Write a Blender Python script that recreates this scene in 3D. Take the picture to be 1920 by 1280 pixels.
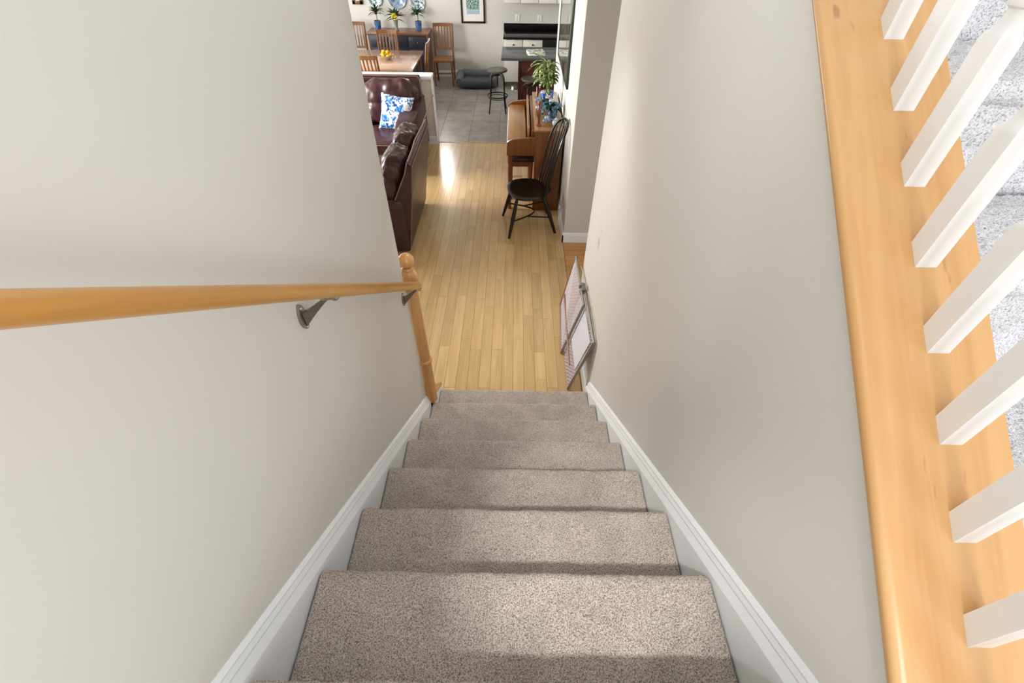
import bpy, bmesh, math, random
import numpy as np
from mathutils import Vector, Matrix, noise
random.seed(7)
for o in list(bpy.data.objects): bpy.data.objects.remove(o)
S = bpy.context.scene
C = S.collection
R = math.radians

# ------------------------------------------------------------------ camera
cam_d = bpy.data.cameras.new('camera'); cam = bpy.data.objects.new('camera', cam_d); C.objects.link(cam)
cam_d.sensor_width = 36; cam_d.lens = 853/1920*36; cam_d.clip_start = .02
_p, _y, _r = R(44.76), R(-.02), R(.77)
fwd = Vector((math.sin(_y)*math.cos(_p), math.cos(_y)*math.cos(_p), -math.sin(_p)))
right = Vector((math.cos(_y), -math.sin(_y), 0)); up = right.cross(fwd)
r2 = right*math.cos(_r) + up*math.sin(_r); u2 = up*math.cos(_r) - right*math.sin(_r)
cam.matrix_world = Matrix(((r2.x, u2.x, -fwd.x, -.0153), (r2.y, u2.y, -fwd.y, -1.9295), (r2.z, u2.z, -fwd.z, 2.5565), (0, 0, 0, 1)))
S.camera = cam

# ------------------------------------------------------------------ world, daylight and added lights
w = bpy.data.worlds.new('world'); S.world = w; w.use_nodes = True
bg = w.node_tree.nodes['Background']; bg.inputs[0].default_value = (.985, .995, 1.0, 1); bg.inputs[1].default_value = 1.18

def area(name, loc, target, sx, sy, power, col=(1, 1, 1), spread=180):
    d = bpy.data.lights.new(name, 'AREA'); d.shape = 'RECTANGLE'; d.size = sx; d.size_y = sy; d.energy = power; d.color = col; d.spread = R(spread)
    o = bpy.data.objects.new(name, d); C.objects.link(o); o.location = loc
    o.rotation_euler = (Vector(target)-Vector(loc)).to_track_quat('-Z', 'Y').to_euler(); return o
area('daylight_landing_window', (.75, -3.6, 2.6), (.6, -1, 2.2), 1.0, 1.1, 20, (.97, .98, 1))
area('daylight_living_window', (-4.5, 3.5, 1.45), (0, 4.5, .3), 2.4, 1.8, 190, (1, .99, .975), 125)
area('daylight_dining_window', (-4.5, 6.3, 1.45), (0, 6.6, .8), 2.2, 1.8, 52, (1, .99, .975))
area('kitchen_fill_light', (1.6, 6.9, 1.9), (-.4, 6.3, .5), 1.2, .9, 8, (1, .99, .975))  # added fill to brighten the far room, no window known on this side
area('daylight_far_window', (-1.52, 7.83, 1.62), (-1.52, 6, 1.3), .26, .85, 15, (1, .985, .96))
area('hall_fill_light', (-.05, .45, 2.44), (-.05, .55, 0), .45, .45, 5.5, (1, .985, .96), 95)  # added fill brightening the hall floor and lower steps, no fixture there
sd = bpy.data.lights.new('tread_patch_spot', 'SPOT'); sd.energy = 300; sd.spot_size = R(16); sd.spot_blend = .85; sd.shadow_soft_size = .09; sd.color = (1, .99, .97)  # spot added to make the light patch on the treads, no fixture known
sl = bpy.data.objects.new('tread_patch_spot', sd); C.objects.link(sl); sl.location = (-.25, -2.95, 4.15)
sl.rotation_euler = (Vector((.25, -1.36, 1.17))-sl.location).to_track_quat('-Z', 'Y').to_euler()
S.view_settings.view_transform = 'Standard'; S.view_settings.look = 'None'
S.view_settings.exposure = 0.37; S.view_settings.gamma = 1

# ------------------------------------------------------------------ materials
MATS = {}
def lin(c):
    return tuple(((x/255)/12.92 if x/255 <= .04045 else ((x/255+.055)/1.055)**2.4) for x in c)
class N:
    def __init__(s, name):
        s.m = bpy.data.materials.new(name); s.m.use_nodes = True; s.t = s.m.node_tree
        s.b = s.t.nodes['Principled BSDF']; MATS[name] = s.m
    def n(s, typ, **kw):
        nd = s.t.nodes.new(typ)
        for k, v in kw.items(): setattr(nd, k, v)
        return nd
    def l(s, a, b): s.t.links.new(a, b)
    def coords(s, scale, world=True, tilt=0):
        mp = s.n('ShaderNodeMapping'); mp.inputs['Scale'].default_value = scale
        if tilt:
            m0 = s.n('ShaderNodeMapping'); m0.inputs['Rotation'].default_value = (-tilt, 0, 0)
            s.l(s.n('ShaderNodeNewGeometry').outputs['Position'], m0.inputs[0]); s.l(m0.outputs[0], mp.inputs[0])
        elif world: s.l(s.n('ShaderNodeNewGeometry').outputs['Position'], mp.inputs[0])
        else: s.l(s.n('ShaderNodeTexCoord').outputs['Object'], mp.inputs[0])
        return mp.outputs[0]
    def noise(s, vec, scale, detail=3, rough=.55, dist=0):
        t = s.n('ShaderNodeTexNoise'); t.inputs['Scale'].default_value = scale; t.inputs['Detail'].default_value = detail
        t.inputs['Roughness'].default_value = rough; t.inputs['Distortion'].default_value = dist; s.l(vec, t.inputs['Vector']); return t.outputs['Fac']
    def ramp(s, fac, stops):
        r = s.n('ShaderNodeValToRGB'); e = r.color_ramp.elements
        while len(e) < len(stops): e.new(.5)
        for i, (p, c) in enumerate(stops): e[i].position = p; e[i].color = (*c, 1)
        s.l(fac, r.inputs[0]); return r.outputs[0]
    def bump(s, fac, strength, dist=.002):
        b = s.n('ShaderNodeBump'); b.inputs['Strength'].default_value = strength; b.inputs['Distance'].default_value = dist
        s.l(fac, b.inputs['Height']); s.l(b.outputs[0], s.b.inputs['Normal'])
    def mix(s, fac, a, b, mode='MIX'):
        m = s.n('ShaderNodeMix', data_type='RGBA', blend_type=mode)
        for i, v in ((0, fac), (6, a), (7, b)):
            if isinstance(v, (int, float)): m.inputs[i].default_value = v
            elif isinstance(v, tuple): m.inputs[i].default_value = (*v, 1)
            else: s.l(v, m.inputs[i])
        return m.outputs[2]
    def col(s, x):
        if isinstance(x, tuple): s.b.inputs['Base Color'].default_value = (*x, 1)
        else: s.l(x, s.b.inputs['Base Color'])
    def set(s, **kw):
        for k, v in kw.items(): s.b.inputs[k.replace('_', ' ')].default_value = v
        return s
def plain(name, rgb, rough=.5, metal=0, var=.06, vs=30, bump=0, spec=.5, coat=0):
    m = N(name); c = lin(rgb)
    f = m.noise(m.coords((1, 1, 1)), vs)
    m.col(m.ramp(f, [(.3, tuple(x*(1-var) for x in c)), (.7, tuple(min(1, x*(1+var)) for x in c))]))
    m.b.inputs['Roughness'].default_value = rough; m.b.inputs['Metallic'].default_value = metal
    m.b.inputs['Specular IOR Level'].default_value = spec; m.b.inputs['Coat Weight'].default_value = coat
    if bump: m.bump(f, bump)
    return m
def wood(name, dark, light, axis='Y', rough=.4, coat=.15, grain=1.0, rnd=0, world=True, flecks=False, tilt=0):
    m = N(name); sc = [28, 28, 28]; sc['XYZ'.index(axis)] = 1.6
    v = m.coords(tuple(x*grain for x in sc), world, tilt)
    if rnd:
        oi = m.n('ShaderNodeObjectInfo'); ad = m.n('ShaderNodeVectorMath', operation='ADD'); m.l(v, ad.inputs[0])
        mu = m.n('ShaderNodeVectorMath', operation='SCALE'); mu.inputs[0].default_value = (37, 91, 53); m.l(oi.outputs['Random'], mu.inputs['Scale']); m.l(mu.outputs[0], ad.inputs[1]); v = ad.outputs[0]
    f = m.noise(v, 1.0, 5, .6, .6)
    c = m.ramp(f, [(.28, lin(dark)), (.72, lin(light))])
    if rnd:
        rr = m.n('ShaderNodeValToRGB'); e = rr.color_ramp.elements; e[0].color = (1-rnd, 1-rnd*1.1, 1-rnd*1.25, 1); e[1].color = (1+rnd*.5, 1+rnd*.5, 1+rnd*.5, 1)
        m.l(oi.outputs['Random'], rr.inputs[0]); c = m.mix(1.0, c, rr.outputs[0], 'MULTIPLY')
    if flecks:
        sv = [30, 30, 30]; sv['XYZ'.index(axis)] = 7
        g = m.noise(m.coords(tuple(sv), world, tilt), 1.3, 2, .5); k = m.ramp(g, [(.70, (0, 0, 0)), (.76, (1, 1, 1))])
        c = m.mix(k, c, m.mix(.55, c, lin((140, 84, 40))))
    m.col(c); m.set(Roughness=rough, Coat_Weight=coat, Coat_Roughness=.14); m.bump(f, .06, .001)
    return m

m = N('wall_paint'); v = m.coords((1, 1, 1)); f = m.noise(v, 1.7, 3); m.col(m.ramp(f, [(.3, lin((215, 213, 206))), (.7, lin((220, 218, 212)))])); m.set(Roughness=.55); m.bump(m.noise(v, 260, 2), .10, .001)
# wall paint with the small brown scuff near the foot of the stairs
m = N('wall_paint_scuffed'); v = m.coords((1, 1, 1)); f = m.noise(v, 1.7, 3)
base = m.ramp(f, [(.3, lin((215, 213, 206))), (.7, lin((220, 218, 212)))])
mp = m.n('ShaderNodeMapping'); m.l(m.n('ShaderNodeNewGeometry').outputs['Position'], mp.inputs[0]); mp.vector_type = 'POINT'
mp.inputs['Location'].default_value = (0, -.50*26, -1.05*9); mp.inputs['Scale'].default_value = (0, 26, 9)
ln = m.n('ShaderNodeVectorMath', operation='LENGTH'); m.l(mp.outputs[0], ln.inputs[0])
rr = m.ramp(ln.outputs['Value'], [(.35, (1, 1, 1)), (1.0, (0, 0, 0))]); g = m.ramp(m.noise(v, 38, 3), [(.45, (0, 0, 0)), (.62, (1, 1, 1))])
m.col(m.mix(m.mix(1.0, rr, g, 'MULTIPLY'), base, lin((150, 130, 112)))); m.set(Roughness=.55); m.bump(m.noise(v, 260, 2), .10, .001)
plain('trim_white', (236, 239, 243), .35, var=.02, vs=6)
plain('baluster_white', (243, 243, 243), .3, var=.015, vs=6, coat=.1)
def carpet(name, a, b, c):
    m = N(name); v = m.coords((1, 1, 1)); f = m.noise(v, 330, 2, .6); g = m.noise(v, 9, 3)
    base = m.ramp(f, [(.30, lin(a)), (.46, lin(b)), (.62, lin(c))])
    m.col(m.mix(.55, base, m.mix(1.0, base, m.ramp(g, [(.35, (.78, .77, .76)), (.65, (1.12, 1.12, 1.12))]), 'MULTIPLY')))
    m.set(Roughness=.95, Specular_IOR_Level=.1, Sheen_Weight=.25, Sheen_Roughness=.5); m.bump(f, .9, .004)
carpet('carpet_beige', (96, 85, 76), (164, 151, 140), (204, 194, 185))
carpet('carpet_daylit', (150, 148, 152), (222, 222, 228), (244, 244, 248))  # same stair carpet, strong daylight put into a paler, greyer colour
wood('maple_cap', (204, 152, 94), (222, 176, 118), 'Y', .28, .35, rnd=0, flecks=True, tilt=math.atan(.72))
wood('oak_rail', (168, 114, 48), (204, 150, 74), 'Y', .35, .25, tilt=-math.atan(.756))
wood('oak_newel', (184, 126, 66), (216, 164, 100), 'Z', .35, .25)
wood('floor_plank', (188, 155, 106), (208, 177, 128), 'Y', .24, .35, rnd=.13)
wood('floor_plank_cross', (170, 118, 62), (206, 156, 92), 'X', .30, .25, rnd=.16)
plain('floor_gap', (118, 82, 48), .8)
m = N('slate_tile'); v = m.coords((1, 1, 1)); oi = m.n('ShaderNodeObjectInfo'); f = m.noise(v, 7, 5, .6)
m.col(m.mix(1.0, m.ramp(f, [(.3, lin((122, 117, 112))), (.7, lin((156, 150, 146)))]), m.ramp(oi.outputs['Random'], [(0, (.9, .89, .88)), (1, (1.06, 1.06, 1.08))]), 'MULTIPLY')); m.set(Roughness=.28); m.bump(f, .15, .003)
plain('grout', (118, 108, 98), .8)
m = N('leather'); v = m.coords((1, 1, 1)); f = m.noise(v, 14, 4); m.col(m.ramp(f, [(.3, lin((52, 26, 31))), (.7, lin((70, 38, 44)))])); m.set(Roughness=.36, Specular_IOR_Level=.45); m.bump(m.noise(v, 180, 3), .15, .001)
plain('leather_welt', (132, 96, 96), .3, var=.1)
m = N('floral_cloth'); v = m.coords((1, 1, 1), False)
fl = m.ramp(m.noise(v, 21, 2, .5, 1.2), [(.49, (0, 0, 0)), (.53, (1, 1, 1))]); tone = m.ramp(m.noise(v, 30, 2), [(.42, lin((10, 58, 140))), (.6, lin((58, 150, 212)))])
m.col(m.mix(fl, lin((232, 236, 236)), tone)); m.set(Roughness=.85)
wood('piano_wood', (104, 54, 16), (142, 82, 30), 'Z', .3, .3, rnd=0)
wood('piano_top', (140, 98, 56), (168, 126, 80), 'Y', .3, .3)
plain('piano_dark', (44, 20, 14), .35)
plain('brass', (190, 160, 90), .3, 1)
plain('black_paint', (24, 15, 14), .28, coat=.1, spec=.35)
plain('iron', (26, 26, 28), .45, .4)
plain('nickel', (150, 142, 132), .3, .9)
wood('chair_oak', (98, 60, 28), (138, 92, 50), 'Z', .35, .3)
wood('table_oak', (176, 132, 100), (214, 176, 150), 'X', .14, .9)
wood('brown_wood', (96, 56, 32), (140, 90, 54), 'X', .35, .3)
plain('navy', (36, 40, 54), .4)
wood('cherry', (56, 15, 12), (84, 24, 18), 'Z', .35, .3)
plain('counter_dark', (62, 66, 70), .22, var=.15, vs=120)
plain('counter_black', (20, 18, 17), .15, var=.2, vs=60, spec=.25)
plain('cabinet_cream', (226, 222, 212), .4, var=.02)
plain('appliance', (34, 34, 36), .25)
plain('steel', (190, 190, 192), .25, .9)
plain('toe_kick', (112, 112, 112), .6)
plain('dog_bed_fabric', (92, 96, 98), .9, var=.15, vs=50, bump=.3)
plain('dog_bed_dark', (70, 72, 76), .9, var=.15, vs=50, bump=.3)
m = N('blue_glaze'); m.col(m.ramp(m.noise(m.coords((1, 1, 1)), 22, 3), [(.35, lin((22, 52, 104))), (.7, lin((84, 130, 190)))])); m.set(Roughness=.12, Coat_Weight=.6)
m = N('plate_blue'); m.col(m.ramp(m.noise(m.coords((1, 1, 1)), 24, 3, .6, .5), [(.42, lin((226, 234, 234))), (.52, lin((150, 180, 184))), (.62, lin((60, 92, 116)))])); m.set(Roughness=.15)
m = N('plate_deep'); m.col(m.ramp(m.noise(m.coords((1, 1, 1)), 16, 3), [(.35, lin((66, 96, 130))), (.7, lin((160, 186, 206)))])); m.set(Roughness=.15)
plain('leaf_dark', (34, 62, 42), .5, var=.25, vs=20)
m = N('leaf_variegated'); m.col(m.ramp(m.noise(m.coords((60, 60, 14)), 1, 2), [(.38, lin((52, 92, 34))), (.52, lin((120, 146, 66))), (.62, lin((222, 222, 176)))])); m.set(Roughness=.45)
m = N('leaf_teal'); m.col(m.ramp(m.noise(m.coords((1, 1, 1)), 26, 2), [(.35, lin((28, 66, 74))), (.55, lin((86, 132, 140))), (.7, lin((150, 178, 196)))])); m.set(Roughness=.5)
plain('petal_yellow', (236, 224, 70), .6, var=.1)
plain('petal_blue', (150, 178, 220), .6, var=.2, vs=60)
plain('petal_white', (228, 224, 232), .6)
plain('lemon', (226, 186, 24), .4, var=.12)
plain('bowl_glass', (168, 150, 130), .15)
plain('vase_glass', (120, 132, 124), .1)
plain('soil', (50, 38, 30), .9)
plain('bark', (96, 74, 52), .8)
plain('frame_black', (34, 28, 22), .35)
plain('frame_green', (38, 58, 40), .35)
plain('paper_white', (236, 234, 228), .7, var=.01)
m = N('print_garden'); m.col(m.ramp(m.noise(m.coords((1, 1, 1)), 42, 3), [(.35, lin((58, 92, 66))), (.5, lin((120, 160, 150))), (.66, lin((206, 220, 214)))])); m.set(Roughness=.25)
plain('print_blue', (170, 196, 214), .3, var=.1)
m = N('picture_glass'); m.col(m.ramp(m.noise(m.coords((1, 1, 1)), 7, 3), [(.35, lin((120, 118, 106))), (.65, lin((190, 186, 174)))])); m.set(Roughness=.04, Specular_IOR_Level=.8, Coat_Weight=1.0, Coat_Roughness=.02)
m = N('magazine_cover'); m.col(m.ramp(m.noise(m.coords((1, 1, 1)), 22, 3), [(.38, lin((96, 104, 76))), (.52, lin((206, 206, 198))), (.68, lin((232, 234, 238)))])); m.set(Roughness=.25)
wood('figurine_wood', (92, 50, 28), (146, 88, 54), 'Z', .4, .2)
plain('gate_mesh', (214, 204, 210), .5)
plain('gate_film', (206, 208, 216), .5, var=.05)
wood('gate_wood', (126, 86, 66), (158, 116, 92), 'Y', .5, 0)
plain('gate_metal', (128, 120, 108), .45, .3)
plain('gate_clip', (104, 98, 96), .4)
plain('cord', (186, 178, 160), .7)
plain('outlet', (226, 222, 210), .4)
plain('pink_ceramic', (214, 160, 160), .3)

# ------------------------------------------------------------------ helpers
def link(o, parent=None):
    C.objects.link(o)
    if parent: o.parent = parent
    return o
def thing(name, label, cat, loc=(0, 0, 0), rz=0, group=None):
    o = bpy.data.objects.new(name, None); o.empty_display_size = .05; C.objects.link(o); o.location = loc; o.rotation_euler = (0, 0, rz)
    o['label'] = label; o['category'] = cat
    if group: o['group'] = group
    return o
def tag(o, label, cat, group=None):
    o['label'] = label; o['category'] = cat
    if group: o['group'] = group
    return o
def struct(o, label=None):
    o['kind'] = 'structure'
    if label: o['label'] = label
    return o
def finish(name, bm, mat, parent=None, smooth=False, loc=None, rot=None):
    bmesh.ops.recalc_face_normals(bm, faces=bm.faces)
    me = bpy.data.meshes.new(name); bm.to_mesh(me); bm.free(); me.materials.append(MATS[mat])
    if smooth:
        for p in me.polygons: p.use_smooth = True
        if smooth != 'all':
            me.set_sharp_from_angle(angle=R(38))
    o = bpy.data.objects.new(name, me); link(o, parent)
    if loc: o.location = loc
    if rot: o.rotation_euler = rot
    return o
def a_box(bm, lo, hi, bevel=0, M=None, seg=2):
    lo, hi = Vector(lo), Vector(hi)
    vs = bmesh.ops.create_cube(bm, size=1)['verts']
    bmesh.ops.scale(bm, vec=hi-lo, verts=vs); bmesh.ops.translate(bm, vec=(lo+hi)/2, verts=vs)
    if bevel:
        es = list({e for v in vs for e in v.link_edges})
        r = bmesh.ops.bevel(bm, geom=es, offset=bevel, segments=seg, profile=.5, affect='EDGES')
        vs = list({v for f in r['faces'] for v in f.verts} | {v for v in vs if v.is_valid})
    if M: bmesh.ops.transform(bm, matrix=M, verts=vs)
    return vs
def box(name, lo, hi, mat, parent=None, bevel=.004, loc=None, rot=None):
    bm = bmesh.new(); a_box(bm, lo, hi, bevel); return finish(name, bm, mat, parent, bool(bevel), loc, rot)
def a_prism(bm, poly, axis, a, b):
    """poly of (u,v) swept along axis: X -> (y,z), Y -> (x,z), Z -> (x,y)"""
    f = {'X': lambda u, v, t: (t, u, v), 'Y': lambda u, v, t: (u, t, v), 'Z': lambda u, v, t: (u, v, t)}[axis]
    A = [bm.verts.new(f(u, v, a)) for u, v in poly]; B = [bm.verts.new(f(u, v, b)) for u, v in poly]
    n = len(poly); bm.faces.new(A); bm.faces.new(B[::-1])
    for i in range(n): bm.faces.new((A[i], B[i], B[(i+1) % n], A[(i+1) % n]))
    return A+B
def prism(name, poly, axis, a, b, mat, parent=None, bevel=0, smooth=False):
    bm = bmesh.new(); a_prism(bm, poly, axis, a, b)
    if bevel: bmesh.ops.bevel(bm, geom=list(bm.edges), offset=bevel, segments=2, profile=.5, affect='EDGES')
    return finish(name, bm, mat, parent, bool(bevel) or smooth)
def a_lathe(bm, prof, loc=(0, 0, 0), seg=20, M=None):
    rings = []
    for r, z in prof:
        if r < 1e-5: rings.append([bm.verts.new((0, 0, z))])
        else: rings.append([bm.verts.new((r*math.cos(2*math.pi*i/seg), r*math.sin(2*math.pi*i/seg), z)) for i in range(seg)])
    for A, B in zip(rings, rings[1:]):
        for i in range(seg):
            j = (i+1) % seg
            if len(A) == 1 and len(B) == 1: continue
            if len(A) == 1: bm.faces.new((A[0], B[i], B[j]))
            elif len(B) == 1: bm.faces.new((A[i], A[j], B[0]))
            else: bm.faces.new((A[i], A[j], B[j], B[i]))
    for ring in (rings[0], rings[-1]):
        if len(ring) > 1: bm.faces.new(ring)
    vs = [v for r in rings for v in r]
    if M: bmesh.ops.transform(bm, matrix=M, verts=vs)
    bmesh.ops.translate(bm, vec=loc, verts=vs)
    return vs
def lathe(name, prof, mat, parent=None, loc=(0, 0, 0), seg=20, M=None):
    bm = bmesh.new(); a_lathe(bm, prof, loc, seg, M); return finish(name, bm, mat, parent, True)
def a_tube(bm, pts, r, seg=8, closed=False):
    pts = [Vector(p) for p in pts]; n = len(pts); rings = []
    rs = r if isinstance(r, (list, tuple)) else [r]*n
    prev = None
    for i, p in enumerate(pts):
        if closed: t = pts[(i+1) % n]-pts[i-1]
        else: t = pts[min(i+1, n-1)]-pts[max(i-1, 0)]
        t.normalize()
        a = prev if prev is not None else (Vector((0, 0, 1)) if abs(t.z) < .9 else Vector((1, 0, 0)))
        x = (a-t*a.dot(t)).normalized(); y = t.cross(x); prev = x
        rings.append([bm.verts.new(p+(x*math.cos(2*math.pi*k/seg)+y*math.sin(2*math.pi*k/seg))*rs[i]) for k in range(seg)])
    for i in range(n if closed else n-1):
        A, B = rings[i], rings[(i+1) % n]
        for k in range(seg): bm.faces.new((A[k], A[(k+1) % seg], B[(k+1) % seg], B[k]))
    if not closed: bm.faces.new(rings[0][::-1]); bm.faces.new(rings[-1])
def tube(name, pts, r, mat, parent=None, seg=8, closed=False):
    bm = bmesh.new(); a_tube(bm, pts, r, seg, closed); return finish(name, bm, mat, parent, True)
def arc(f, n): return [f(i/(n-1)) for i in range(n)]
def soft(name, c, size, mat, parent=None, n=14, power=4.0, wr=.0, ws=6.0, rot=None, seed=0, fold=None):
    """a padded cushion: rounded box with soft wrinkles"""
    bm = bmesh.new(); bmesh.ops.create_cube(bm, size=2)
    bmesh.ops.subdivide_edges(bm, edges=list(bm.edges), cuts=n, use_grid_fill=True)
    h = Vector(size)/2
    for v in bm.verts:
        p = v.co; L = (abs(p.x)**power+abs(p.y)**power+abs(p.z)**power)**(1/power); q = p/L
        P = Vector((q.x*h.x, q.y*h.y, q.z*h.z))
        if wr:
            nn = Vector((q.x/h.x, q.y/h.y, q.z/h.z)).normalized(); s = Vector((P.x*ws+seed*3.1, P.y*ws+seed, P.z*ws*.6))
            P += nn*wr*(noise.fractal(s, 1, 2, 3)+.6*abs(noise.noise(s*1.7))-.4)
            if fold: P += nn*fold(P)
        v.co = P
    o = finish(name, bm, mat, parent, 'all')
    o.location = c
    if rot: o.rotation_euler = rot
    return o
def a_leaf(bm, base, d, length, width, droop=.6, fold=.15, n=5, twist=0):
    d = Vector(d).normalized(); side = d.cross(Vector((0, 0, 1)))
    side = side.normalized() if side.length > .01 else Vector((1, 0, 0))
    if twist: side = Matrix.Rotation(twist, 3, d) @ side
    rows = []; p = Vector(base); dd = d.copy()
    for i in range(n+1):
        t = i/n; wd = width*math.sin(math.pi*min(1, .12+.88*t))**.8*.5 if t < 1 else .0008
        upv = side.cross(dd).normalized()
        rows.append([bm.verts.new(p-side*wd+upv*wd*fold*2), bm.verts.new(p), bm.verts.new(p+side*wd+upv*wd*fold*2)])
        p = p+dd*length/n; dd = (dd+Vector((0, 0, -droop/n))).normalized()
    for a, b in zip(rows, rows[1:]):
        for k in (0, 1): bm.faces.new((a[k], a[k+1], b[k+1], b[k]))
def leaf(name, base, d, length, width, mat, parent, **kw):
    bm = bmesh.new(); a_leaf(bm, base, d, length, width, **kw); o = finish(name, bm, mat, parent, 'all')
    s = o.modifiers.new('thick', 'SOLIDIFY'); s.thickness = .0012; return o
def copy_tree(o, parent=None):
    c = o.copy(); C.objects.link(c); c.parent = parent
    for ch in list(o.children): copy_tree(ch, c)
    return c
UNIT = {}
def unit_box(name, lo, hi, mat, parent):
    """a piece that shares one unit cube mesh per material"""
    if mat not in UNIT:
        bm = bmesh.new(); bmesh.ops.create_cube(bm, size=1); me = bpy.data.meshes.new(name); bm.to_mesh(me); bm.free(); me.materials.append(MATS[mat]); UNIT[mat] = me
    o = bpy.data.objects.new(name, UNIT[mat]); link(o, parent); lo, hi = Vector(lo), Vector(hi)
    o.location = (lo+hi)/2; o.scale = hi-lo; return o

# ------------------------------------------------------------------ numbers measured from the photograph
RUN, RISE, HW = .254, .1921, .4865        # lower flight
XW, XR = -.507, .512                      # faces of the two stair walls
CAPS, CAPY, CAPZ = .72, -1.815, 1.815     # sloping cap on the right wall
def capz(y): return CAPZ+CAPS*(y-CAPY)
NSL = RISE/RUN
def nosez(y): return RISE-NSL*y

# ------------------------------------------------------------------ structure: floors
fl = struct(box('floor', (-4.6, -.02, -.06), (1.95, 4.66, -.012), 'floor_gap', None, 0), 'narrow plank maple floor of the hall and living room')
bw = .083; x = .49; count = 0
col = 0
while x > -1.62:
    y = 4.655; col += 1
    first = True
    while y > .0:
        L = random.choice((.28, .4, .52, .62, .75, .9, 1.05)) if not first else random.uniform(.15, .8); first = False
        y2 = max(-.01, y-L)
        if y2 < .12: y2 = -.01
        dz = random.uniform(-.0004, .0004)
        unit_box('plank', (x-bw+.0008, y2+.0008, -.02), (x-.0008, y-.0008, dz), 'floor_plank', fl); count += 1
        y = y2
    x -= bw
unit_box('plank', (-4.6, 0, -.02), (x-.001, 4.655, 0), 'floor_plank', fl)
yy = 2.11; k = 0
while yy > .0:
    unit_box('plank', (.4925, yy-bw+.0007, -.02), (1.9, yy-.0007, random.uniform(-.0006, .0004)), 'floor_plank_cross', fl); yy -= bw
tf = struct(box('floor', (-4.6, 4.66, -.06), (2.2, 7.95, -.006), 'grout', None, 0), 'slate grey tile floor of the dining room and kitchen')
for i in range(-6, 6):
    for j in range(8):
        x0, y0 = -.25+.43*i, 4.665+.43*j
        unit_box('tile', (x0+.002, y0+.002, -.012), (x0+.428, min(y0+.428, 7.9), random.uniform(-.0005, .0005)), 'slate_tile', tf)
struct(box('trim_1', (-1.2, 4.645, -.01), (.49, 4.668, .004), 'floor_plank_cross', None, .002), 'thin wooden threshold strip between plank floor and tile')

# ------------------------------------------------------------------ walls
bm = bmesh.new(); a_box(bm, (XW-.12, -3.3, 0), (XW, -.29, 3.9), .004)
struct(finish('wall_left', bm, 'wall_paint', None, True), 'tall beige stair wall carrying the oak handrail')
prism_poly = [(-2.1, 0), (.905, 0), (.905, capz(.905)-.03), (-2.1, capz(-2.1)-.03)]
struct(prism('wall_right', prism_poly, 'X', XR, .695, 'wall_paint_scuffed', None, .003), 'beige stair wall under the sloping maple cap')
struct(box('wall_hall', (.49, 2.112, 0), (1.95, 4.70, 2.6), 'wall_paint', None, .003), 'beige hall wall behind the piano')
struct(box('wall_alcove', (1.93, .3, 0), (2.03, 2.112, 2.6), 'wall_paint', None, .003), 'beige wall closing the alcove')
struct(box('ceiling', (-4.6, -.26, 2.45), (2.2, 7.97, 2.56), 'wall_paint', None, .003), 'ceiling of the hall, living room and kitchen')
struct(box('wall_far', (-4.6, 7.85, 0), (2.2, 7.97, 2.6), 'wall_paint', None, .003), 'cream far wall of the dining room and kitchen')
struct(box('wall_living', (-4.75, -.42, 0), (-4.65, 7.97, 2.6), 'wall_paint', None, .003), 'window wall of the living and dining rooms')
struct(box('wall_stair', (-4.65, -.42, 0), (-.632, -.30, 2.6), 'wall_paint', None, .003), 'living room wall backing on to the stairs')
struct(box('wall_kitchen', (2.1, 4.66, 0), (2.2, 7.85, 2.6), 'wall_paint', None, .003), 'kitchen side wall')
hw = struct(box('wall_half', (-4.6, 4.60, 0), (-1.115, 4.74, .815), 'wall_paint', None, .003), 'low half wall between living room and dining room')
box('cap', (-4.6, 4.575, .815), (-1.095, 4.765, .855), 'trim_white', hw, .006)
box('end_trim', (-1.115, 4.592, 0), (-1.102, 4.748, .815), 'trim_white', hw, .003)
def baseboard(name, lo, hi, face, label):
    """h .105 board with a stepped top; face is the axis and sign it looks towards"""
    (x0, y0), (x1, y1) = lo, hi; t = .013
    prof = [(0, 0), (t, 0), (t, .082), (t*.75, .086), (t*.75, .096), (t*.3, .105), (0, .105)]
    bm = bmesh.new()
    if face == '-Y': a_prism(bm, [(y0-u, v) for u, v in prof], 'X', x0, x1)
    if face == '-X': a_prism(bm, [(x0-u, v) for u, v in prof], 'Y', y0, y1)
    if face == '+X': a_prism(bm, [(x0+u, v) for u, v in prof], 'Y', y0, y1)
    return struct(finish(name, bm, 'trim_white'), label)
baseboard('baseboard_alcove', (.477, 2.112), (1.93, 2.112), '-Y', 'white baseboard on the wall end facing the stairs')
baseboard('baseboard_hall', (.49, 2.099), (.49, 4.70), '-X', 'white baseboard along the hall wall behind the piano')
baseboard('baseboard_right', (XR, .06), (XR, .905), '-X', 'white baseboard at the foot of the right stair wall')
baseboard('baseboard_far', (-4.6, 7.85), (-.23, 7.85), '-Y', 'white baseboard of the far dining wall')
baseboard('baseboard_half', (-4.6, 4.60), (-1.115, 4.60), '-Y', 'white baseboard of the half wall')

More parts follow.
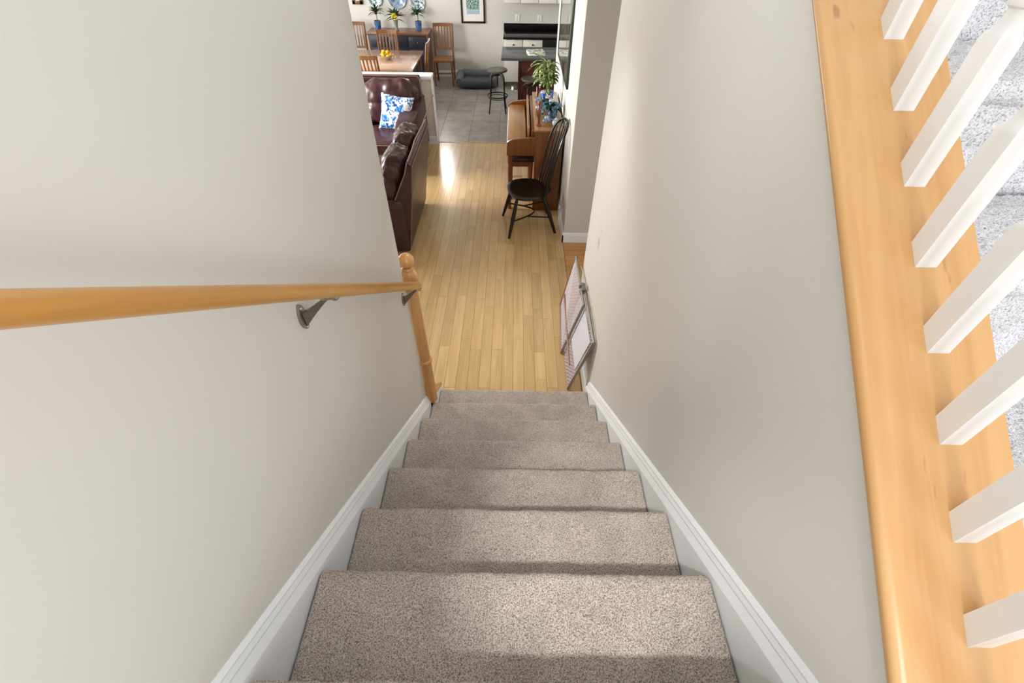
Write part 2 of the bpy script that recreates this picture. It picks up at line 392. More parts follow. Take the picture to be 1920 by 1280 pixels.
# skirt boards of the stairs: flat board with a moulded sloping top
def skirt(name, sgn, xw, ya, yb, label, thick=.0185):
    P = [(0, -.34), (thick, -.34), (thick, .002), (thick*.95, .006), (thick*.60, .030), (thick*.62, .036), (thick*.42, .050), (thick*.42, .056), (thick*.10, .068), (0, .068)]
    bm = bmesh.new(); rings = []
    for y in (ya, yb):
        rings.append([bm.verts.new((xw-sgn*u, y, max(0, nosez(y)+v))) for u, v in P])
    n = len(P)
    bm.faces.new(rings[0]); bm.faces.new(rings[1][::-1])
    for i in range(n): bm.faces.new((rings[0][i], rings[1][i], rings[1][(i+1) % n], rings[0][(i+1) % n]))
    return struct(finish(name, bm, 'trim_white'), label)
skirt('trim_2', -1, XW, -2.15, -.20, 'white moulded skirt board along the left side of the stairs')
skirt('trim_3', 1, XR, -2.15, .06, 'white moulded skirt board along the right side of the stairs', .0235)
# stringer that carries the newel at the open foot of the stairs
yz = [(-.29, 0), (.04, 0), (.04, nosez(.04)+.014), (-.29, nosez(-.29)+.014)]
struct(prism('trim_4', yz, 'X', XW-.09, -.4885, 'trim_white', None, .003), 'white end stringer under the newel post')

# ------------------------------------------------------------------ carpeted stairs
def hsh(a, b, c):
    v = np.sin(a*127.1+b*311.7+c*74.7)*43758.5453; return v-np.floor(v)
def profile(depth, rise, nose=.022, over=.026, st=.004):
    """tread from the riser above (0,0) forwards to the rolled nosing, then down the riser; returns points with arc length"""
    P = []; d = depth+over
    for t in np.linspace(0, d-nose, max(3, int((d-nose)/st))): P.append((t, 0))
    for a in np.linspace(0, math.pi, max(6, int(math.pi*nose/st)))[1:]: P.append((d-nose+nose*math.sin(a), -nose+nose*math.cos(a)))
    for t in np.linspace(0, 1, 5)[1:]: P.append((d-nose-(over-.006)*t, -2*nose-.004*t))
    e = P[-1]
    for t in np.linspace(0, rise-abs(e[1]), max(3, int((rise-2*nose)/st/2)))[1:]: P.append((e[0]-.0, e[1]-t))
    return np.array(P)
def step_mesh(name, x0, x1, ytop, z, dirn, depth, rise, mat, parent, st, seed, amp=.0016):
    """ytop: y of the riser above (back of the tread); dirn: +1 when the tread runs forward along +Y"""
    P = profile(depth, rise, st=st); m = len(P); n = int((x1-x0)/st)
    tang = np.gradient(P, axis=0); nr = np.stack([-tang[:, 1], tang[:, 0]], 1); nr /= np.linalg.norm(nr, axis=1)[:, None]+1e-9
    U = np.linspace(x0, x1, n); uu, ii = np.meshgrid(U, np.arange(m), indexing='ij')
    edge = np.minimum(uu-x0, x1-uu); r = .010
    rnd_ = np.where(edge < r, r-np.sqrt(np.maximum(0, r*r-(r-edge)**2)), 0)
    gx, gi = np.meshgrid(np.arange(n), np.arange(m), indexing='ij')
    wob = .0018*np.sin(uu*23+seed)*np.sin(uu*9.1+seed*2.3)
    h = (hsh(gx, gi, seed)-.5)*2*amp+(hsh(gx//3, gi//3, seed+5)-.5)*amp+wob-rnd_
    py = P[ii, 0]+nr[ii, 0]*h*1.0; pz = P[ii, 1]+nr[ii, 1]*h
    V = np.stack([uu, ytop+dirn*py, z+pz], -1).reshape(-1, 3)
    a = (gx[:-1, :-1]*m+gi[:-1, :-1]).ravel(); F = np.stack([a, a+m, a+m+1, a+1], 1)
    if dirn < 0: F = F[:, ::-1]
    # normals must look up: check the first tread face
    e1 = V[F[0, 1]]-V[F[0, 0]]; e2 = V[F[0, 2]]-V[F[0, 0]]
    if np.cross(e1, e2)[2] < 0: F = F[:, ::-1]
    me = bpy.data.meshes.new(name); me.from_pydata(V.tolist(), [], F.tolist()); me.materials.append(MATS[mat])
    me.shade_smooth()
    o = bpy.data.objects.new(name, me); link(o, parent); return o
stairs = thing('staircase', 'beige carpeted straight stairs going down to the plank floor', 'stairs')
for k in range(9):
    st = .0038 if k >= 4 else .005
    y_nose = -k*RUN
    step_mesh('step', -HW, HW, y_nose-RUN+.002, (k+1)*RISE, 1, RUN-.028, RISE, 'carpet_beige', stairs, st, k*7.3)
# rough frame beneath the carpet
poly = [(0-.03, 0)]
for k in range(9): poly += [(-k*RUN-.035, (k+1)*RISE-.03), (-(k+1)*RUN-.035, (k+1)*RISE-.03)]
poly += [(-9*RUN-.035, 0)]
prism('stair_frame', poly, 'X', -HW+.012, HW-.012, 'carpet_beige', stairs)
# landing behind the camera
bm = bmesh.new(); a_prism(bm, [(XW, -3.3), (1.70, -3.3), (1.70, -1.88), (.70, -1.88), (.70, -2.12), (.50, -2.12), (.50, -2.06-RUN+.02), (XW, -2.06-RUN+.02)], 'Z', 1.50, 1.729)
struct(finish('floor', bm, 'carpet_beige'), 'carpeted landing between the two flights')

# upper flight beyond the right wall
up_st = thing('staircase', 'carpeted upper flight with daylight in its pale colour seen between the white balusters', 'stairs')
URUN, URISE = .278, .200
for k in range(-2, 7):
    yr = -1.08+k*URUN; z = 2.14+k*URISE
    if z < 1.7: continue
    # tread with its nosing at yr-.02 towards the camera, riser above at yr+URUN
    step_mesh('step', .7085, 1.70, yr, z, -1, URUN-.024, URISE, 'carpet_daylit', up_st, .005, k*3.7+40, .0022)
poly = [(-1.08-3*URUN, 1.2)]
for k in range(-2, 7): poly += [(-1.08+(k-1)*URUN+.012, 2.14+k*URISE-.025), (-1.08+k*URUN+.012, 2.14+k*URISE-.025)]
poly += [(-1.08+6*URUN+.012, 2.14+4.5*URISE)]
prism('stair_frame', poly, 'X', .72, 1.69, 'carpet_daylit', up_st)
struct(box('wall_upper', (1.70, -3.3, 1.2), (1.82, 1.0, 4.6), 'wall_paint', None, .003), 'beige wall on the far side of the upper flight')

# ------------------------------------------------------------------ white balustrade on its maple cap
rail = thing('balustrade', 'white turned balusters standing on a sloping maple cap board', 'railing', (.60, -1.815, 1.815))
def slope_prism(name, prof, ya, yb, mat, parent, org, smooth=True):
    """profile (x, height above cap plane) swept along the cap slope"""
    bm = bmesh.new(); rings = []
    for y in (ya, yb): rings.append([bm.verts.new((x-org[0], y-org[1], capz(y)+v-org[2])) for x, v in prof])
    n = len(prof); bm.faces.new(rings[0]); bm.faces.new(rings[1][::-1])
    for i in range(n): bm.faces.new((rings[0][i], rings[1][i], rings[1][(i+1) % n], rings[0][(i+1) % n]))
    return finish(name, bm, mat, parent, smooth)
org = (.60, -1.815, 1.815)
cprof = [(.699, -.030), (.705, -.026), (.7055, -.004), (.7035, 0)]
cprof += [(.518-.018*math.sin(a), -.016+.016*math.cos(a)) for a in np.linspace(0, math.pi*.9, 10)] + [(.513, -.034)]
slope_prism('cap_board', cprof, -2.2, .95, 'maple_cap', rail, org)
hb = .0165
def baluster_mesh():
    bm = bmesh.new(); h0 = .182
    # square foot cut along the slope, chamfered into the turned shaft
    low = [bm.verts.new((sx*hb, sy*hb, CAPS*sy*hb-.001)) for sx, sy in ((-1, -1), (1, -1), (1, 1), (-1, 1))]
    seg = 24; rings = []
    def ring(r, z, sq=0.0):
        out = []
        for i in range(seg):
            a = 2*math.pi*i/seg-math.pi*.75; c, s = math.cos(a), math.sin(a)
            k = hb/max(abs(c), abs(s)); rr = k*sq+r*(1-sq); out.append(bm.verts.new((rr*c, rr*s, z)))
        return out
    mids = [ring(hb, h0, 1.0)]
    for i in range(7): a = i/6*math.pi/2; mids.append(ring(.0158-.003*math.sin(a), h0+.022*i/6+.004, 1-math.sin(a)**.5 if i else .85))
    prof = [(.0125, .212), (.0125, .216), (.0163, .219), (.0168, .223), (.0163, .227), (.013, .230), (.0128, .234), (.0150, .250), (.0168, .275), (.0165, .30), (.0145, .36), (.0115, .44), (.0095, .52), (.0085, .60), (.008, .66), (.012, .665), (.012, .675), (.0165, .68)]
    for r, z in prof: mids.append(ring(r, z))
    mids.append(ring(hb, .70, 1.0)); mids.append(ring(hb, .86, 1.0))
    # square foot walls
    top = mids[0]
    bl = sorted(top, key=lambda v: math.atan2(v.co.y, v.co.x))
    for s_ in range(4):
        a0 = low[s_]; a1 = low[(s_+1) % 4]
        th0 = math.atan2(a0.co.y, a0.co.x); 
        th1 = math.atan2(a1.co.y, a1.co.x)
        if th1 < th0: th1 += 2*math.pi
        side = []
        for v in bl:
            t = math.atan2(v.co.y, v.co.x)
            for tt in (t, t+2*math.pi):
                if th0-1e-6 <= tt <= th1+1e-6: side.append((tt, v)); break
        side.sort(key=lambda p: p[0]); vs = [v for _, v in side]
        bm.faces.new([a0, a1]+vs[::-1])
    for A, B in zip(mids, mids[1:]):
        for i in range(seg): bm.faces.new((A[i], A[(i+1) % seg], B[(i+1) % seg], B[i]))
    bm.faces.new(mids[-1])
    return bm
b0 = finish('baluster', baluster_mesh(), 'baluster_white', rail, True)
for k in range(-3, 22):
    o = b0 if k == -3 else b0.copy()
    if k != -3: link(o, rail)
    y = -1.779+hb+.1079*k
    o.location = (.6015+hb-org[0], y-org[1], capz(y)-org[2])
rp = [(.6015+hb+u, v) for u, v in ((-.028, .845), (.028, .845), (.030, .86), (.026, .885), (.012, .900), (-.012, .900), (-.026, .885), (-.030, .86))]
slope_prism('top_rail', rp, -2.15, .95, 'oak_rail', rail, org)

# ------------------------------------------------------------------ left handrail
hr = thing('handrail', 'round oak handrail on metal brackets along the left stair wall', 'handrail', (-.44, -.42, 1.37))
HX = -.437
def hz(y): return 1.378-NSL*(y+.42)
def L(p): return (p[0]+.44, p[1]+.42, p[2]-1.37)
rb = []
bm = bmesh.new(); ys = np.linspace(-3.0, -.325, 40)
a_tube(bm, [L((HX, y, hz(y))) for y in ys], [.0170]*39+[.0160], 20); finish('rail', bm, 'oak_rail', hr, True)
def bracket(y):
    z = hz(y)
    bm = bmesh.new()
    # wall plate: pointed oval with two lobes
    pl = []
    for i in range(28):
        a = 2*math.pi*i/28; rr = 1+.22*math.cos(2*a)
        pl.append((.015*math.cos(a)*rr*.9+0, .036*math.sin(a)))
    vs = a_prism(bm, [(u, v) for u, v in pl], 'X', 0, .007)
    bmesh.ops.translate(bm, vec=L((XW, y-.012, z-.068)), verts=vs)
    o = finish('bracket', bm, 'nickel', hr, True); 
    pts = [(XW+.006, y-.012, z-.075), (XW+.02, y-.008, z-.070), (XW+.040, y, z-.052), (XW+.055, y+.006, z-.036), (HX-.004, y+.010, z-.028)]
    bm = bmesh.new(); rr_ = []
    for tt, hh, ww in ((0, .042, .012), (.25, .030, .011), (.5, .021, .010), (.75, .015, .009), (1, .012, .009)):
        cx_ = XW+.006+(HX-XW-.006)*tt; cz_ = z-.066+.044*tt; cy_ = y-.012+.022*tt
        rr_.append([bm.verts.new(L((cx_, cy_+dy*ww, cz_+dz*hh/2-(1-tt)*.010))) for dy, dz in ((-.5, -1), (.5, -1), (.5, 1), (-.5, 1))])
    for A_, B_ in zip(rr_, rr_[1:]):
        for k_ in range(4): bm.faces.new((A_[k_], A_[(k_+1) % 4], B_[(k_+1) % 4], B_[k_]))
    bm.faces.new(rr_[0]); bm.faces.new(rr_[-1][::-1]); bmesh.ops.bevel(bm, geom=list(bm.edges), offset=.0025, segments=2, affect='EDGES'); finish('arm', bm, 'nickel', o, True)
    bm = bmesh.new(); a_tube(bm, [L((HX, y-.022, hz(y-.022)-.0195)), L((HX, y+.034, hz(y+.034)-.0195))], .006, 10); a_tube(bm, [L((HX, y+.034, hz(y+.034)-.0195)), L((HX, y+.040, hz(y+.040)-.0195))], .009, 10); finish('saddle', bm, 'nickel', o, True)
    for dz in (-.098, -.044):
        lathe('screw', [(0, .003), (.0035, .0022), (.004, 0)], 'steel', o, L((XW+.007, y-.012, z+dz)), 10, Matrix.Rotation(R(90), 4, 'Y'))
bracket(-1.13); bracket(-.345); bracket(-2.05)

# ------------------------------------------------------------------ newel post
nw = thing('newel_post', 'turned oak newel post with ball top at the foot of the stairs', 'newel post', (-.492, -.245, .36))
zb = -.36
prism('sloping_base', [(u-nw.location.y, v+zb) for u, v in [(-.288, .428), (.045, .180), (.047, .207), (-.165, .43), (-.205, .475), (-.288, .50)]], 'X', -.575-nw.location.x, -.4850-nw.location.x, 'oak_newel', nw, .003)
lathe('shaft', [(.036, .40+zb), (.036, .52+zb), (.035, .70+zb), (.034, .72+zb), (.041, .726+zb), (.043, .735+zb), (.041, .744+zb), (.034, .75+zb), (.034, .80+zb), (.030, 1.12+zb), (.029, 1.20+zb), (.034, 1.215+zb), (.034, 1.225+zb), (.029, 1.24+zb)], 'oak_newel', nw, seg=28)
lathe('cap_turning', [(.028, 1.235+zb), (.034, 1.245+zb), (.041, 1.26+zb), (.043, 1.285+zb), (.042, 1.305+zb), (.034, 1.325+zb), (.026, 1.336+zb), (.028, 1.342+zb), (.020, 1.350+zb)], 'oak_newel', nw, seg=28)
lathe('ball', [(.0, 1.348+zb)]+[(.036*math.sin(a), 1.383+zb-.036*math.cos(a)) for a in np.linspace(.45, math.pi-.02, 14)]+[(0, 1.419+zb)], 'oak_newel', nw, seg=28)

# ------------------------------------------------------------------ folding mesh gate leaning on the right wall
GX0, GX1, GH = .385, .487, .56
def gate_pt(y, h, off=0.0):
    """point on the leaning gate plane: y along the wall, h height along the panel"""
    t = h/GH; return Vector((GX0+.03*max(0, y-.5)*(1-t)/.5+(GX1-GX0)*t+off, y-.085*t, .012+h*.985))
gate = thing('safety_gate', 'folded mesh safety gate leaning against the wall at the stair foot', 'gate', (.40, .62, 0))
G0 = Vector((.40, .62, 0))
def gbar(name, a, b, off, r, mat, parent):
    bm = bmesh.new(); a_tube(bm, [gate_pt(*a, off)-G0, gate_pt(*b, off)-G0], r, 4); return finish(name, bm, mat, parent)
def gate_panel(y0, y1, off, mat):
    p = gbar('panel_frame', (y0, .0), (y1, .0), off, .009, 'gate_wood', gate)
    gbar('frame_bar', (y0, GH), (y1, GH), off, .009, 'gate_metal', p)
    gbar('frame_bar', (y0, 0), (y0, GH), off, .010, 'gate_metal', p)
    gbar('frame_bar', (y1, 0), (y1, GH), off, .009, 'gate_wood', p)
    bm = bmesh.new(); s = .035
    n = int((y1-y0+GH)/s)
    for i in range(n):
        for sg in (1, -1):
            # diagonal strand clipped to the panel
            c = y0-GH+i*s if sg > 0 else y0+i*s
            h0, h1 = 0, GH
            pa, pb = (c, 0), (c+sg*GH, GH)
            # clip in y
            def clip(pa, pb):
                (ya, ha), (yb, hb_) = pa, pb; t0, t1 = 0, 1
                d = yb-ya
                for lim, sgn in ((y0, 1), (y1, -1)):
                    f0 = sgn*(ya-lim); f1 = sgn*(yb-lim)
                    if f0 < 0 and f1 < 0: return None
                    if f0 < 0: t0 = max(t0, f0/(f0-f1))
                    elif f1 < 0: t1 = min(t1, f0/(f0-f1))
                if t1-t0 < .01: return None
                return (ya+d*t0, ha+(hb_-ha)*t0), (ya+d*t1, ha+(hb_-ha)*t1)
            q = clip(pa, pb)
            if q: a_tube(bm, [gate_pt(*q[0], off+.001*sg)-G0, gate_pt(*q[1], off+.001*sg)-G0], .0021, 4)
    mesh = finish('mesh', bm, mat, p); mesh['kind'] = 'stuff'
    return p
gate_panel(.52, 1.10, -.020, 'gate_mesh')
gate_panel(.16, .74, .006, 'gate_mesh')
gbar('slide_bar', (.25, .19), (1.04, .19), -.032, .007, 'gate_wood', gate)
bm = bmesh.new(); A = [gate_pt(.20, .20, -.002), gate_pt(.56, .20, -.002), gate_pt(.56, .52, -.002), gate_pt(.20, .52, -.002)]
vs = [bm.verts.new(p-G0) for p in A]; vs2 = [bm.verts.new(p-G0+Vector((.003, 0, 0))) for p in A]
bm.faces.new(vs); bm.faces.new(vs2[::-1])
for i in range(4): bm.faces.new((vs[i], vs2[i], vs2[(i+1) % 4], vs[(i+1) % 4]))
finish('white_panel', bm, 'gate_film', gate)
o = box('latch', (-.014, -.035, -.03), (.014, .035, .03), 'gate_clip', gate, .004); o.location = gate_pt(.70, GH, -.01)-G0; o.rotation_euler = (.2, .18, 0)
o2 = box('latch_hook', (-.01, -.012, -.02), (.01, .012, .02), 'gate_metal', o, .003); o2.location = (-.016, .02, .01)
cpts = [gate_pt(.98, GH, .004)]+[Vector((.507, y, z)) for y, z in ((.78, .545), (.52, .585), (.29, .61), (.16, .59), (.09, .55), (.085, .42), (.10, .24), (.125, .09), (.13, .02))]
tube('cord', [p-G0 for p in cpts], .0028, 'cord', gate, 6)

# ------------------------------------------------------------------ maroon leather armchair and sofa
def welt(name, pts, parent, r=.006): return tube(name, pts, r, 'leather_welt', parent, 6)
ac = thing('armchair', 'maroon leather armchair with its back turned to the hall', 'armchair', (-1.45, 2.375, 0))
A0 = Vector((-1.45, 2.375, 0))
ny, fy = 1.87-A0.y, 2.88-A0.y
def ax(x): return x-A0.x
shell = [(-1.02, .04), (-.972, .35), (-.930, .60), (-.895, .86), (-.905, .895), (-.93, .905), (-.965, .80), (-1.085, .56), (-1.14, .40), (-1.14, .04)]
prism('back_shell', [(ax(x), z) for x, z in shell], 'Y', ny+.005, fy, 'leather', ac, .010)
welt('piping', [(ax(x)-.001, ny+.003, z) for x, z in ((-1.09, .56), (-.965, .80), (-.93, .905), (-.899, .885))], ac)
welt('piping', [(ax(x), y, z) for x, y, z in ((-.925, ny+.003, .908), (-.930, ny+.25, .902), (-.942, ny+.5, .90), (-.930, ny+.76, .905), (-.915, fy, .908))], ac, .009)
welt('piping', [(ax(x), y, z) for x, y, z in ((-.894, ny+.003, .868), (-.897, ny+.5, .866), (-.894, fy, .868))], ac, .005)
welt('piping', [(ax(x), ny+.002, z) for x, z in ((-1.02, .05), (-.972, .35), (-.930, .60), (-.895, .86))], ac, .004)
for i, y in enumerate((ny+.27, fy-.25)):
    soft('back_cushion', (ax(-1.125), y, .70), (.24, .52, .46), 'leather', ac, 26, 3.2, .021, 10, (0, R(20), 0), i+1, lambda p: -.02*math.exp(-((p.z-.02)/.03)**2))
    soft('lumbar_cushion', (ax(-1.23), y, .50), (.24, .52, .30), 'leather', ac, 18, 3.2, .022, 8, (0, R(12), 0), i+5)
for y in (ny+.095, fy-.10):
    o = soft('arm', (ax(-1.47), y-.01, .29), (.93, .22, .55), 'leather', ac, 16, 9, .006, 5, None, int(y*10))
box('front_panel', (ax(-1.93), ny+.18, .06), (ax(-1.86), fy-.18, .30), 'leather', ac, .02)
box('seat_deck', (ax(-1.92), ny+.05, .06), (ax(-1.06), fy-.05, .28), 'leather', ac, .02)
soft('seat_cushion', (ax(-1.56), (ny+fy)/2, .36), (.66, .60, .20), 'leather', ac, 14, 5, .012, 6, None, 3)
for x, y in ((-1.06, ny+.06), (-1.06, fy-.04), (-1.86, ny+.06), (-1.86, fy-.06)):
    lathe('foot', [(.02, 0), (.028, .03), (.028, .06)], 'piano_dark', ac, (ax(x), y, 0), 12)

so = thing('sofa', 'maroon leather sofa against the half wall with a floral pillow', 'sofa', (-2.2, 4.08, 0)); S0 = Vector((-2.2, 4.08, 0))
def sx(x): return x-S0.x
def sy(y): return y-S0.y
box('base', (sx(-3.3), sy(3.56), .06), (sx(-1.24), sy(4.52), .30), 'leather', so, .02)
for i, x in enumerate((-1.64, -2.30, -2.95)):
    soft('seat_cushion', (sx(x), sy(3.80), .345), (.66, .64, .20), 'leather', so, 16, 5, .014, 6, None, i+11)
    soft('back_cushion', (sx(x+.06), sy(4.30), .64), (.68, .30, .52), 'leather', so, 24, 4, .030, 6, (R(-14), 0, 0), i+21, lambda p: -.012*math.exp(-((p.z+.02)/.025)**2))
    welt('piping', [(sx(x-.33), sy(3.485), .40), (sx(x), sy(3.48), .405), (sx(x+.31), sy(3.485), .40)], so, .006)
prism('back_frame', [(sy(4.36), .06), (sy(4.56), .06), (sy(4.565), .86), (sy(4.53), .89), (sy(4.47), .86)], 'X', sx(-3.3), sx(-1.235), 'leather', so, .012)
welt('piping', [(sx(-3.3), sy(4.49), .878), (sx(-2.3), sy(4.49), .885), (sx(-1.26), sy(4.49), .878), (sx(-1.228), sy(4.47), .84), (sx(-1.222), sy(4.42), .66)], so, .007)
prism('arm', [(sy(3.52), .05), (sy(4.56), .05), (sy(4.56), .655), (sy(4.30), .65), (sy(3.95), .635), (sy(3.70), .62), (sy(3.58), .59), (sy(3.52), .50)], 'X', sx(-1.42), sx(-1.205), 'leather', so, .022)
for v in so.children[-1].data.vertices: v.co.x += .125*v.co.z/.7
welt('piping', [(sx(-1.206+.125*z/.7), sy(y), z) for y, z in ((4.55, .645), (4.30, .64), (3.95, .625), (3.70, .61), (3.58, .58), (3.53, .49))], so, .005)
for x, y in ((-1.26, 3.62), (-1.26, 4.48)): lathe('foot', [(.02, 0), (.028, .03), (.028, .06)], 'piano_dark', so, (sx(x), sy(y), 0), 12)

bm = bmesh.new(); n = 22; g = {}
for sgn in (1, -1):
    for i in range(n+1):
        for j in range(n+1):
            u, v = -1+2*i/n, -1+2*j/n
            pin = 1-.10*(1-v*v)*abs(u)**2-.0
            X_ = .205*u*(1-.10*(1-v*v)); Z_ = .205*v*(1-.10*(1-u*u)); t = .062*((1-u**4)*(1-v**4))**.55
            if sgn < 0 and (abs(u) == 1 or abs(v) == 1): g[(sgn, i, j)] = g[(1, i, j)]
            else: g[(sgn, i, j)] = bm.verts.new((X_, -sgn*t+.006*noise.noise(Vector((u*2, v*2, sgn))), Z_))
    for i in range(n):
        for j in range(n): bm.faces.new((g[(sgn, i, j)], g[(sgn, i+1, j)], g[(sgn, i+1, j+1)], g[(sgn, i, j+1)]))
pil = finish('throw_pillow', bm, 'floral_cloth', None, 'all'); pil.location = (-1.475, 3.99, .60); pil.rotation_euler = (R(-24), R(7), R(-6))
tag(pil, 'white throw pillow with blue flowers on the maroon sofa', 'pillow')

# ------------------------------------------------------------------ upright piano, bench
pn = thing('upright_piano', 'brown wooden upright piano against the hall wall', 'piano', (.2, 3.35, 0)); P0 = Vector((.2, 3.35, 0))
def px(lo, hi): return tuple(Vector(lo)-P0), tuple(Vector(hi)-P0)
def pbox(name, lo, hi, mat, bev=.005, par=None): a, b = px(lo, hi); return box(name, a, b, mat, par or pn, bev)
pbox('body', (.20, 2.77, .02), (.462, 3.93, .845), 'piano_wood')
pbox('side_panel', (.19, 2.752, 0), (.470, 2.775, .848), 'piano_wood', .003)
pbox('side_panel', (.19, 3.925, 0), (.470, 3.950, .848), 'piano_wood', .003)
pbox('lid', (.180, 2.742, .848), (.474, 3.958, .872), 'piano_top', .006)
pbox('key_bed', (-.095, 2.775, .615), (.20, 3.925, .69), 'piano_wood')
fb = pbox('fallboard', (-.085, 2.795, .69), (.10, 3.905, .748), 'piano_top', .012)
pbox('lid_highlight', (-.098, 2.79, .69), (-.088, 3.91, .715), 'trim_white', .002)  # white strip standing in for the highlight along the lid edge
for y in (2.750, 3.915): 
    bm = bmesh.new(); pr = [(-.10-P0.x, .612), (.20-P0.x, .612), (.20-P0.x, .79), (.06-P0.x, .785), (-.04-P0.x, .772), (-.095-P0.x, .745)]
    a_prism(bm, pr, 'Y', y-P0.y, y+.038-P0.y); bmesh.ops.bevel(bm, geom=list(bm.edges), offset=.004, segments=2, affect='EDGES'); finish('cheek', bm, 'piano_wood', pn, True)
md = pbox('music_desk', (.115, 2.83, .752), (.135, 3.88, .86), 'piano_top', .004); 
pbox('upper_panel', (.15, 2.795, .75), (.198, 3.905, .846), 'piano_wood', .004)
pbox('brass_strip', (.08, 2.85, .7485), (.092, 3.86, .7525), 'brass', .001)
for y in (2.79, 3.90): lathe('leg', [(.020, 0), (.022, .03), (.016, .06), (.02, .3), (.026, .45), (.02, .5), (.028, .53), (.028, .616)], 'piano_wood', pn, (-.066-P0.x, y-P0.y, 0), 14)
pbox('toe_rail', (.20, 2.775, .0), (.215, 3.925, .09), 'piano_wood', .003)
bn = thing('piano_bench', 'dark brown wooden piano bench tucked under the keyboard', 'bench', (.06, 3.30, 0))
box('seat', (-.145, -.32, .445), (.135, .32, .482), 'piano_dark', bn, .008)
box('apron', (-.125, -.295, .385), (.115, .295, .445), 'piano_wood', bn, .003)
for a in (-.115, .105):
    for b in (-.285, .285): prism('leg', [(a-.022, .445), (a+.022, .445), (a+.016, 0), (a-.016, 0)], 'Y', b-.02, b+.02, 'piano_wood', bn, .003)

# ------------------------------------------------------------------ black spindle back chair
wc = thing('spindle_chair', 'black spindle back chair with hoop stretcher beside the piano', 'chair', (.13, 2.43, 0), R(9)); W0 = Vector((.13, 2.43, 0))
bm = bmesh.new(); nr_, ns_ = 10, 40; top, bot = [], []
def seat_xy(a):
    c, s = math.cos(a), math.sin(a)
    # D shape: wide square front (-x), rounder back (+x)
    rx = .225 if c > 0 else .215; p = 2.6 if c < 0 else 2.1
    k = (abs(c)**p+abs(s)**p)**(-1/p); return rx*k*c, .235*k*s*(1-.06*max(0, c))
for i in range(1, nr_+1):
    t = i/nr_; rt, rb_ = [], []
    for j in range(ns_):
        x_, y_ = seat_xy(2*math.pi*j/ns_)
        dish = -.016*max(0, 1-t**2)*(.5+.5*math.cos(y_*t*9))-.004*(1-t)
        edge = -.010*max(0, (t-.86)/.14)**2
        rt.append(bm.verts.new((x_*t, y_*t, .425+dish+edge))); rb_.append(bm.verts.new((x_*t*.93, y_*t*.93, .392)))
    top.append(rt); bot.append(rb_)
ct = bm.verts.new((0, 0, .405)); cb = bm.verts.new((0, 0, .392))
for j in range(ns_):
    k = (j+1) % ns_
    bm.faces.new((ct, top[0][j], top[0][k])); bm.faces.new((cb, bot[0][k], bot[0][j]))
    for a, b in zip(top, top[1:]): bm.faces.new((a[j], b[j], b[k], a[k]))
    for a, b in zip(bot, bot[1:]): bm.faces.new((a[j], a[k], b[k], b[j]))
    bm.faces.new((top[-1][j], bot[-1][j], bot[-1][k], top[-1][k]))
finish('seat', bm, 'black_paint', wc, True)
feet = [(-.232, -.235), (.262, -.195), (-.232, .235), (.262, .215)]
tops = [(-.135, -.14), (.13, -.12), (-.135, .14), (.13, .12)]
for (fx, fy_), (tx, ty) in zip(feet, tops):
    P_ = [Vector((tx, ty, .40)).lerp(Vector((fx, fy_, 0)), t) for t in (0, .12, .3, .5, .62, .8, 1)]
    tube('leg', P_, [.014, .017, .020, .022, .019, .017, .013], 'black_paint', wc, 10)
mid = lambda i, t: Vector((*tops[i], .40)).lerp(Vector((*feet[i], 0)), t)
a_, b_ = mid(0, .58), mid(2, .58)
tube('stretcher', arc(lambda t: Vector((a_.x+.26*math.sin(math.pi*t), a_.y+(b_.y-a_.y)*t, a_.z)), 17), .0085, 'black_paint', wc, 8)
for i in (1, 3):
    q = mid(i, .58); s_ = -1 if i == 1 else 1
    tt = .22 if i == 1 else .78
    tube('stretcher', [q, Vector((a_.x+.26*math.sin(math.pi*tt)-.003, a_.y+(b_.y-a_.y)*tt, a_.z))], .008, 'black_paint', wc, 8)
# bow back
def bow(t):
    y_ = -math.cos(math.pi*t); s_ = math.sin(math.pi*t)
    yy_ = (.17+.045*(s_**.42))*(abs(y_)**.75)*(1 if y_ > 0 else -1)*(1+.06*s_); h = .64*(s_**.42)
    return Vector((.185+.155*(h/.64)-1.5*yy_*yy_, yy_, .415+h))
tube('back_bow', arc(bow, 29), .012, 'black_paint', wc, 8)
for i in range(7):
    y_ = (i-3)/3*.15; yb_ = (i-3)/3*.125
    zt = .415+.64*(max(0, 1-(abs(y_)/.225)**2.6))**.36-.006
    tube('spindle', [Vector((.175-1.5*yb_*yb_, yb_, .412)), Vector((.175+.055-1.5*yb_*yb_, yb_*1.02, .62)), Vector((.185+.155*((zt-.415)/.64)-1.5*y_*y_, y_, zt))], [.007, .010, .006], 'black_paint', wc, 8)

# ------------------------------------------------------------------ things on the piano
def pot(name, r, h, mat, parent, loc=(0, 0, 0)):
    return lathe(name, [(r*.72, 0), (r*.80, h*.1), (r, h*.7), (r*.96, h*.93), (r*1.04, h*.95), (r*1.04, h), (r*.9, h), (r*.86, h*.85), (0, h*.84)], mat, parent, loc, 20)
pl = thing('potted_plant', 'variegated long leaved plant in a blue pot on the piano', 'plant', (.325, 3.44, .872))
pot('pot', .075, .15, 'blue_glaze', pl)
tube('stem', [(0, 0, .12), (.005, .01, .22), (.012, .0, .40)], [.011, .010, .008], 'bark', pl, 8)
rnd = random.Random(3)
for i in range(64):
    a = i*2.4+rnd.uniform(-.3, .3); el = rnd.uniform(.0, 1.0)
    bz = .20+.20*rnd.random()
    L_ = rnd.uniform(.18, .28); d = Vector((math.cos(a), math.sin(a), .35+el))
    if d.x > .2: L_ *= .5
    leaf('leaf', (.008, 0, bz), d, L_, rnd.uniform(.036, .056), 'leaf_variegated', pl, droop=rnd.uniform(1.0, 2.4), n=6)
fa = thing('flower_arrangement', 'blue and teal leafy flower arrangement on the piano beside the chair back', 'flowers', (.372, 3.10, .872))
